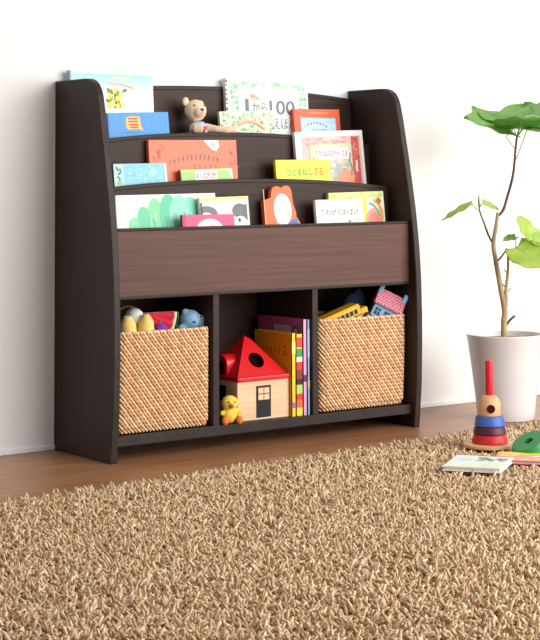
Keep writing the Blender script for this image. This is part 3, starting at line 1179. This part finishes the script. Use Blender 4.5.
def art_p(a):
    a.rect(.3, .012, .96, .05, '#8a5a80')
    a.rect(.36, .018, .74, .044, '#c98fb2')
    a.rect(.78, .018, .93, .044, '#5b4a5e')
    a.rect(.82, .026, .88, .036, '#b9a9b4')


shelf_book('yellow book with an amber cover, first beside the red-roofed toy house', .5285, .5425, .203, .155, '#eebf2c', '#f0cf2e', art_y, [(.1, .17, '#9a6fb0'), (.75, .9, '#f6e27a')])
shelf_book('book with a multicoloured spine, right of the amber one', .5425, .5635, .2, .155, '#e9c23a', '#ecd23c', None,
           [(.02, .1, '#e8d54a'), (.1, .2, '#e06a2e'), (.2, .27, '#d63b30'), (.27, .38, '#b7d06a'), (.38, .45, '#2c2a28'), (.45, .56, '#8a3a2a'), (.56, .66, '#d7382e'), (.66, .72, '#f3ecd8'), (.72, .82, '#3f9a58'), (.84, .96, '#d8412f')])
shelf_book('tall pink book with a lilac spine', .5640, .5770, .235, .19, '#c24d8c', '#dfa3cc', art_p, [(.35, .42, '#5a3550')])
shelf_book('tall pale blue book beside the right divider', .5772, .5868, .234, .185, '#9dc6ea', '#a6cdef', None, [(.28, .36, '#d6d47a'), (.6, .9, '#bcdaf2')])

# ------------------------------------------------------------------ teddy bear on the top tier
t = toy('teddy_bear', 'beige teddy bear in a pale blue shirt sitting in the top tier', (.385, -.052, .66))
blob('body', [('ball', (0, 0, .035), (.03, .022, .035)), ('tube', [(0, 0, .03), (-.003, 0, .075), (-.006, -.002, .118)], [.026, .024, .016], 16),
              ('ball', (-.014, -.004, .154), (.029, .026, .028)), ('ball', (-.0155, -.0235, .150), (.0165, .0145, .0145)),
              ('tube', [(-.018, -.002, .112), (-.03, -.022, .106), (-.036, -.043, .108), (-.024, -.052, .1075)], [.012, .0115, .012, .010], 12),
              ('tube', [(.016, -.002, .112), (.036, -.026, .107), (.056, -.040, .1055), (.080, -.044, .108)], [.012, .009, .0085, .0105], 12),
              ('ball', (-.012, 0, .004), (.016, .02, .012)), ('ball', (.012, 0, .004), (.016, .02, .012))], M['bear_fur'], t, .002, 3)
MB().lathe([(.0255, .062), (.0275, .07), (.0275, .088), (.025, .102), (.0215, .115), (.0165, .124), (.014, .126)], 30, 0, Matrix.Translation((-.004, -.001, 0)) @ Matrix.Scale(.88, 4, (0, 1, 0))).build('shirt', M['blue_knit'], t, smooth=True)
ht = [(0, -.0085), (.0075, -.0005), (.0085, .004), (.0065, .0075), (.003, .0075), (0, .0045), (-.003, .0075), (-.0065, .0075), (-.0085, .004), (-.0075, -.0005)]
MB().prism([(a - .003, b_ + .107) for a, b_ in ht], -.030, -.024, 'y').build('heart', ink('#d81f28'), t, bevel=.0015)
MB().ball((-.041, .0, .176), (.0095, .006, .0115), 16, 12).build('ear', M['bear_ear'], t, smooth=True)
MB().ball((.014, .014, .172), (.008, .006, .009), 16, 12).build('ear', M['bear_fur'], t, smooth=True)
MB().ball((-.0155, -.0378, .1555), (.0046, .0032, .0034), 14, 10).build('nose', ink('#4a3230'), t, smooth=True)
for x, y, z in ((-.0295, -.0232, .1665), (-.001, -.0248, .1665)):
    MB().ball((x, y, z), .0022, 10, 8).build('eye', M['black'], t, smooth=True)
MB().tube([(-.0155, -.0382, .153), (-.0158, -.0378, .148), (-.0185, -.0365, .145), (-.0225, -.0345, .1445)], .0007, 6).build('mouth', ink('#4a3230'), t)

# ------------------------------------------------------------------ potted fig
PX, PY = 1.2047, -.2948
side = Vector((.80756, -.58979, 0))
deep = Vector((.58979, .80756, 0))


def pp(a, z, d=0):
    """point in the plant's own frame: a sideways, z up, d away"""
    q = side * a + deep * d
    return Vector((q.x, q.y, z))


plant = empty('potted_fig', (PX, PY, 0))
tag(plant, 'leafy young fig tree in a tapered white pot beside the rack', 'potted plant')
MB().lathe([(.066, 0), (.0735, .001), (.0752, .004), (.0800, .05), (.0905, .14), (.1015, .219), (.1027, .2225), (.1022, .2245), (.0995, .225), (.0975, .2235), (.0955, .21), (.075, .2), (.001, .2)], 72).build('pot', M['pot'], plant, smooth='auto')
MB().lathe([(.0001, .19), (.0935, .19), (.0935, .208), (.06, .213), (.02, .215), (.0001, .2155)], 48).build('soil', M['soil'], plant, smooth=True)


def smooth_path(pts, n=5):
    out = []
    P = [Vector(p) for p in pts]
    for i in range(len(P) - 1):
        p0, p1, p2, p3 = P[max(i - 1, 0)], P[i], P[i + 1], P[min(i + 2, len(P) - 1)]
        for j in range(n):
            t_ = j / n
            out.append(.5 * ((2 * p1) + (p2 - p0) * t_ + (2 * p0 - 5 * p1 + 4 * p2 - p3) * t_ * t_ + (3 * p1 - p0 - 3 * p2 + p3) * t_ ** 3))
    return out + [P[-1]]


def limb(name, pts, r0, r1, mat, parent=plant):
    q = smooth_path([pp(*p) for p in pts])
    n_ = len(q)
    rr = [(r0 + (r1 - r0) * i / (n_ - 1)) * (1 + .1 * noise.noise(q[i] * 60)) for i in range(n_)]
    return MB().tube(q, rr, 12).build(name, mat, parent, smooth=True)


limb('trunk', [(-.0021, .2), (-.0016, .2556), (.0008, .285), (-.0084, .3406), (-.0208, .4153), (-.0268, .4634), (-.0185, .515), (-.0136, .548)], .0088, .0046, M['bark'])
limb('branch', [(-.0150, .538), (.0, .553), (.0113, .5863), (.0284, .6479), (.0361, .7151), (.0407, .7528)], .0042, .003, M['bark_dark'])
limb('branch', [(-.0267, .462), (-.040, .487), (-.0515, .52), (-.0619, .5491), (-.0642, .5759)], .0032, .0018, M['bark_dark'])
limb('branch', [(.0, .284), (.0045, .31), (.005, .3406), (.0111, .3938), (.0118, .4418)], .0062, .003, M['bark'])
limb('branch', [(-.0262, .408), (-.0044, .4312), (.0095, .452)], .003, .002, M['bark_dark'])
limb('branch', [(.012, .438), (.02, .434), (.0306, .4417)], .0026, .0018, M['bark_dark'])
limb('branch_stub', [(.003, .246), (.014, .26), (.028, .2724)], .0038, .003, M['bark_dark'])
limb('branch_stub', [(.0065, .345), (-.004, .356), (-.010, .361)], .0024, .0018, M['bark'])
limb('branch_stub', [(.0095, .385), (.003, .392), (.001, .396)], .0016, .001, M['bark_dark'])
limb('branch_stub', [(.0075, .335), (.0155, .342), (.0175, .347)], .002, .001, M['bark'])


def leaf(base, tip, normal, width, mat, droop=.1, cup=.12, wave=.02, stalk=None, seed=0, fold=0):
    """broad heart-shaped leaf from its stalk end to its tip, both in the plant's frame"""
    b0, t0 = pp(*base), pp(*tip)
    d = t0 - b0
    Ln = d.length
    d.normalize()
    nn = pp(*normal)
    nn = (nn - d * nn.dot(d)).normalized()
    sd = d.cross(nn)
    NS, NT = 22, 14
    vs, fs = [], []
    for i in range(NS + 1):
        s_ = i / NS
        # half width: heart at the stalk end, blunt point at the tip
        w = width / 2 * (math.sin(PI * min(1, (s_ * .93 + .07)) ** .72) ** .62) if s_ < 1 else 0
        for j in range(NT + 1):
            u = -1 + 2 * j / NT
            back = -.13 * Ln * max(0, 1 - s_ * 4) * abs(u) ** 1.2
            x = s_ * Ln + back
            y = w * u
            z = -droop * Ln * s_ * s_ + cup * width * u * u * .5 + fold * width * abs(u)
            z += wave * Ln * math.sin(s_ * 15 + seed + 2 * u) * abs(u) ** 2 - .012 * Ln * math.cos(s_ * 40 - abs(u) * 14) * abs(u) * (1 - abs(u))
            vs.append(b0 + d * x + sd * y + nn * z)
    for i in range(NS):
        for j in range(NT):
            q = i * (NT + 1) + j
            fs.append((q, q + 1, q + NT + 2, q + NT + 1))
    o = MB().add(vs, fs).build('leaf', mat, plant, smooth=True)
    sol = o.modifiers.new('thick', 'SOLIDIFY')
    sol.thickness = .0008
    mid = [vs[i * (NT + 1) + NT // 2] - nn * .0003 for i in range(NS)]
    MB().tube(mid, [.0014 * (1 - .7 * i / NS) for i in range(NS)], 6).build('midrib', M['vein'], o, smooth=True)
    if stalk:
        q = smooth_path([pp(*p) for p in stalk] + [b0], 6)
        MB().tube(q, .0014, 8).build('leaf_stalk', M['petiole'], o, smooth=True)
    return o


TOP = (.040, .748)
# the crown at the top, seen from a little below
leaf((.028, .766, -.005), (-.1, .812, -.03), (.3, 1, -.42), .14, M['leaf'], .10, .1, .02, [(.036, .715), (.02, .738, -.004), (.012, .752, -.004)], 1)
leaf((.035, .775, .02), (-.062, .834, .12), (.15, 1, -.12), .15, M['leaf'], .02, .10, .025, [(.04, .748), (.038, .762, .012)], 2)
leaf((.045, .772, -.02), (.03, .803, -.15), (0, 1, .35), .15, M['leaf'], .06, .1, .02, [(.04, .748), (.043, .758, -.01)], 3)
leaf((.052, .78, .03), (.085, .85, .15), (-.1, 1, -.2), .15, M['leaf'], .06, .12, .02, [(.041, .752), (.046, .765, .02)], 4)
leaf((.085, .815, -.02), (.19, .852, -.06), (-.1, 1, -.3), .15, M['leaf'], .1, .12, .02, [(.038, .69, .003), (.058, .745, -.006), (.075, .79, -.014)], 5)
leaf((.058, .772, 0), (.155, .79, .05), (-.3, 1, -.35), .16, M['leaf'], .04, .2, .02, [(.041, .75), (.05, .762, 0)], 6)
leaf((.05, .772, -.03), (.12, .76, -.13), (-.1, 1, .1), .13, M['leaf'], .06, .14, .02, [(.041, .75), (.046, .762, -.02)], 7)
# small young leaves on the left shoot
leaf((-.085, .572, 0), (-.165, .53, -.01), (-.45, .8, -.35), .036, M['leaf_young'], .04, .14, .02, [(-.0635, .553), (-.074, .56)], 8)
leaf((-.052, .573, 0), (-.010, .556, .012), (.3, .8, -.45), .034, M['leaf_young'], .06, .2, .02, [(-.0642, .556), (-.059, .568)], 9)
leaf((-.0645, .566, 0), (-.064, .598, .002), (-.6, .1, -.7), .006, M['leaf_young'], 0, .1, .01, None, 10)
# yellow-green leaves on the right shoot
leaf((.034, .455, -.01), (.10, .405, -.07), (.1, .62, -.75), .105, M['leaf_young'], .06, .1, .025, [(.0306, .4417), (.032, .449, -.004)], 11)
leaf((.075, .487, 0), (.035, .537, -.02), (.2, .5, -.8), .05, M['leaf_young'], .05, .1, .03, [(.0306, .4417), (.05, .468)], 12)
leaf((.036, .482, .02), (.0, .474, .0), (-.1, .8, -.5), .03, M['leaf'], .08, .2, .03, [(.0306, .4417), (.035, .462, .01)], 13)
leaf((.08, .48, .01), (.16, .46, .03), (.1, .8, -.6), .08, M['leaf_young'], .1, .12, .03, [(.0306, .4417), (.055, .468, .005)], 14)

# ------------------------------------------------------------------ shag rug
rug = empty('shag_rug', (0, 0, 0))
tag(rug, 'beige shaggy rug with thick twisted yarn on the wood floor', 'rug')
RX0, RX1, RY0, RY1 = -1.2, 1.5, -2.1, -.592
SLANT = .066     # the rug lies a little askew to the wall
MB().prism([(RX0, RY0 + SLANT * RX0), (RX1, RY0 + SLANT * RX1), (RX1, RY1 + SLANT * RX1), (RX0, RY1 + SLANT * RX0)], .0005, .011, 'z').build('backing', M['rug_base'], rug)
PRESSED = []   # footprints of things lying on the rug: (x, y, radius, ceiling)
TOYC = Vector((.7409, -.7191, 0))
RING = Vector((.744, -.862, 0))
PRESSED.append((TOYC.x, TOYC.y, .064, .025))
PRESSED.append((RING.x, RING.y, .04, .022))


def build_pile():
    rnd = random.Random(21)
    vs, fs, tone = [], [], []
    step = .0076
    ny = int((RY1 - RY0) / step)
    nx = int((RX1 - RX0) / step)
    C = Vector((-1.9898, -3.5869))
    f2 = Vector((.59, .8075))
    s2 = Vector((.8075, -.59))
    for iy in range(ny + 1):
        y0 = RY0 + iy * step
        for ix in range(nx + 1):
            x0 = RX0 + ix * step
            ys = SLANT * x0
            dlt = Vector((x0, y0 + ys)) - C
            dep = dlt.dot(f2)
            lat = dlt.dot(s2)
            # the far part of the rug that no nearby camera can see stays bare
            if abs(lat / dep - .0) > .5 or dep < 1.75:
                continue
            x = x0 + rnd.uniform(-.5, .5) * step
            y = y0 + ys + rnd.uniform(-.5, .5) * step
            far = dep > 2.65
            Lh = rnd.uniform(.017, .030)
            az = rnd.uniform(0, 2 * PI)
            lean_ = rnd.uniform(.45, 1.45)
            if y > RY1 + ys - .02:
                az = rnd.gauss(PI / 2, .8)
            zmax = 9
            for q in PRESSED:
                if (x - q[0]) ** 2 + (y - q[1]) ** 2 < (q[2] + .020) ** 2:
                    zmax = q[3] - .004
            for poly_, zc_ in PRESS_POLY:
                if any(inside(x + ex, y + ey, poly_) for ex, ey in ((0, 0), (.015, 0), (-.015, 0), (0, .015), (0, -.015))):
                    zmax = zc_ - .004
            if zmax < 9:
                lean_ = rnd.uniform(1.2, 1.5)
                Lh = .02
            cu = rnd.uniform(-1.8, 1.8)
            r_ = rnd.uniform(.0020, .0029)
            p = Vector((x, y, .008))
            o = len(vs)
            seg = 4
            npt = 5
            a1 = lean_ * .35
            for k in range(npt):
                t_ = k / (npt - 1)
                a2 = a1 + (lean_ - a1) * t_ * 1.25
                az2 = az + cu * t_
                dv = Vector((math.sin(a2) * math.cos(az2), math.sin(a2) * math.sin(az2), math.cos(a2)))
                if k:
                    p = p + dv * (Lh / (npt - 1))
                q1 = Vector((-math.sin(az2), math.cos(az2), 0))
                q2 = dv.cross(q1)
                rr = r_ * (.85, 1.05, 1.1, 1.08, .8)[k]
                for s_ in range(seg):
                    an = 2 * PI * s_ / seg + t_ * 2.4
                    w_ = p + q1 * (rr * math.cos(an)) + q2 * (rr * math.sin(an))
                    if w_.z > zmax:
                        w_.z = zmax
                    vs.append((w_.x, w_.y, max(w_.z, .002)))
            for k in range(npt - 1):
                for s_ in range(seg):
                    l_ = (s_ + 1) % seg
                    fs.append((o + k * seg + s_, o + k * seg + l_, o + (k + 1) * seg + l_, o + (k + 1) * seg + s_))
            fs.append((o + (npt - 1) * seg, o + (npt - 1) * seg + 1, o + (npt - 1) * seg + 2, o + (npt - 1) * seg + 3))
            tone += [rnd.random()] * (npt * seg)
    me = bpy.data.meshes.new('pile')
    me.from_pydata(vs, [], fs)
    me.materials.append(M['yarn'])
    at_ = me.attributes.new('strand_tone', 'FLOAT', 'POINT')
    at_.data.foreach_set('value', tone)
    me.polygons.foreach_set('use_smooth', [True] * len(me.polygons))
    o = bpy.data.objects.new('pile', me)
    COL.objects.link(o)
    o.parent = rug
    o['kind'] = 'stuff'


def inside(x, y, poly_):
    c = False
    n_ = len(poly_)
    for i in range(n_):
        (xa, ya), (xb, yb) = poly_[i], poly_[(i + 1) % n_]
        if (ya > y) != (yb > y) and x < (xb - xa) * (y - ya) / (yb - ya) + xa:
            c = not c
    return c


# two picture books lying on the rug: corners seen from above
BK1 = [(.434, -.893), (.560, -.808), (.630, -.910), (.504, -.997)]
BK2 = [(.585, -.872), (.685, -.825), (.78, -.93), (.68, -1.0)]


def flat_book(label, loc, rotz, w, d, th, cover, art, pitch=0):
    root = empty('picture_book', loc, (pitch, 0, rotz))
    tag(root, label, 'book', 'picture books on the rug')
    c = .0018
    mb = MB()
    mb.box(-w / 2, w / 2, -d / 2, d / 2, 0, c).box(-w / 2, w / 2, -d / 2, d / 2, th - c, th).box(-w / 2, w / 2, d / 2 - c, d / 2, 0, th)
    mb.build('cover', ink(cover), root, weld=False)
    MB().box(-w / 2 + .003, w / 2 - .003, -d / 2 + .003, d / 2 - c, c, th - c).build('pages', bpy.data.materials['page_edges'], root)
    a = Art(w, d)
    art(a)
    for k, (m_, cols) in a.parts.items():
        for i, p in enumerate(m_.v):
            m_.v[i] = Vector((p.x - w / 2, p.z - d / 2, th - p.y))
        m_.build(k, [ink(x) for x in cols], root, weld=False)
    return root


def art_fl1(a):
    r = random.Random(31)
    a.rect(0, 0, 1, .2, '#eaf2e4')
    a.rect(.01, .002, .3, .2, '#dcebf0')
    for i in range(26):
        a.ell(r.uniform(.45, .9), r.uniform(.02, .06), .06, .005, r.choice(['#8fae8c', '#6f9276', '#a9c7a0', '#5d7a66']), r.uniform(-1, 1), 9)
    a.rect(.02, .1, .98, .2, '#e3efd2')
    a.ell(.25, .05, .12, .015, '#d7e6ea')


def art_fl2(a):
    r = random.Random(32)
    a.rect(0, 0, 1, .035, '#efd93c')
    a.rect(0, .035, 1, .2, '#f2a684')
    for i in range(14):
        a.ell(r.uniform(.05, .95), r.uniform(.04, .1), .07, .008, r.choice(['#f6d2bd', '#ee8a72', '#f7e6d8', '#f4b59a']), r.uniform(-1, 1), 10)
    a.rect(0, .115, 1, .2, '#e58aa0')


PRESS_POLY = [(BK1, .024), (BK2, .022)]


def quad_book(label, q, z, th, cover, art, ang=None, size=None):
    """a book lying flat: q = far-left, far-right, near-right, near-left corners on the ground, made square"""
    fl, fr, nr, nl = [Vector(p) for p in q]
    c = (fl + fr + nr + nl) / 4
    ax = ((fr - fl) + (nr - nl)).normalized()
    w = ((fr - fl).length + (nr - nl).length) / 2
    d = ((fl - nl).length + (fr - nr).length) / 2
    return flat_book(label, (c.x, c.y, z), ang if ang is not None else math.atan2(ax.y, ax.x), size[0] if size else w, size[1] if size else d, th, cover, art)


quad_book('pale picture book lying flat on the rug before the stacking toy', [BK1[1], BK1[2], BK1[3], BK1[0]], .0275, .009, '#eef2ea', art_fl1, math.radians(-55), (.125, .152))
quad_book('yellow and pink picture book lying flat on the rug, nearest the green ring', [BK2[1], BK2[2], BK2[3], BK2[0]], .0245, .008, '#d8607e', art_fl2)
build_pile()

# ------------------------------------------------------------------ stacking toy
t = toy('stacking_toy', 'wooden stacking toy with blue, purple and red rings on the rug', (TOYC.x, TOYC.y, .0255), 'stacking toy')
MB().lathe([(.0001, 0), (.060, 0), (.0628, .0015), (.0632, .005), (.0615, .0078), (.058, .0085), (.0001, .0085)], 64).build('base', M['beech'], t, smooth='auto')
RINGS = [('ring', ink('#c9242c'), .0088, .0292, .0415, .0378), ('ring', ink('#542036'), .0292, .0475, .0378, .0350), ('ring', ink('#3e66b6'), .0475, .0712, .0350, .0318)]
for nm, mt, z0, z1, ra, rb in RINGS:
    MB().lathe([(.011, z0), (ra - .002, z0), (ra, z0 + .002), (rb + .0005, z1 - .0035), (rb - .002, z1 - .0004), (.011, z1 - .0004)], 56, closed=True).build(nm, mt, t, smooth='auto')
# wooden head with a round hole facing the viewer
hd = MB().lathe([(.0001, .0712), (.0255, .0712), (.0258, .074), (.0258, .094), (.0245, .102), (.021, .110), (.0155, .1155), (.0095, .1172), (.0001, .1172)], 48).build('head', M['beech'], t, smooth='auto')
q = MB()
rotm = Matrix.Rotation(math.atan2(-.80756, -.58979) - PI / 2 + PI, 4, 'Z')
q.lathe([(.0001, 0), (.0088, 0), (.0095, .001), (.0095, .0025)], 28, 0, Matrix.Translation(Vector((-.58979, -.80756, 0)) * .0242 + Vector((0, 0, .0885))) @ Vector((-.58979, -.80756, 0)).to_track_quat('Z', 'Y').to_matrix().to_4x4())
q.build('head_hole', M['hole_wood'], hd)
MB().lathe([(.0001, .115), (.0085, .115), (.0088, .118), (.0088, .192), (.0078, .1955), (.005, .197), (.0001, .1972)], 32).build('peg', ink('#d4232f', .35), t, smooth='auto')

# loose green ring tipped against the rug
GREEN = ink('#2f9350', .35)
rg = MB().lathe([(.011, -.012), (.040, -.012), (.0425, -.0095), (.0415, .008), (.039, .0115), (.011, .0115)], 56, closed=True).build('stacking_ring', GREEN, None, smooth='auto')
rg.location = (RING.x + .002, RING.y + .018, .044)
rg.rotation_euler = Vector((-.47, .03, .85)).to_track_quat('Z', 'Y').to_euler()
tag(rg, 'loose green wooden ring tipped over on the rug', 'toy ring')
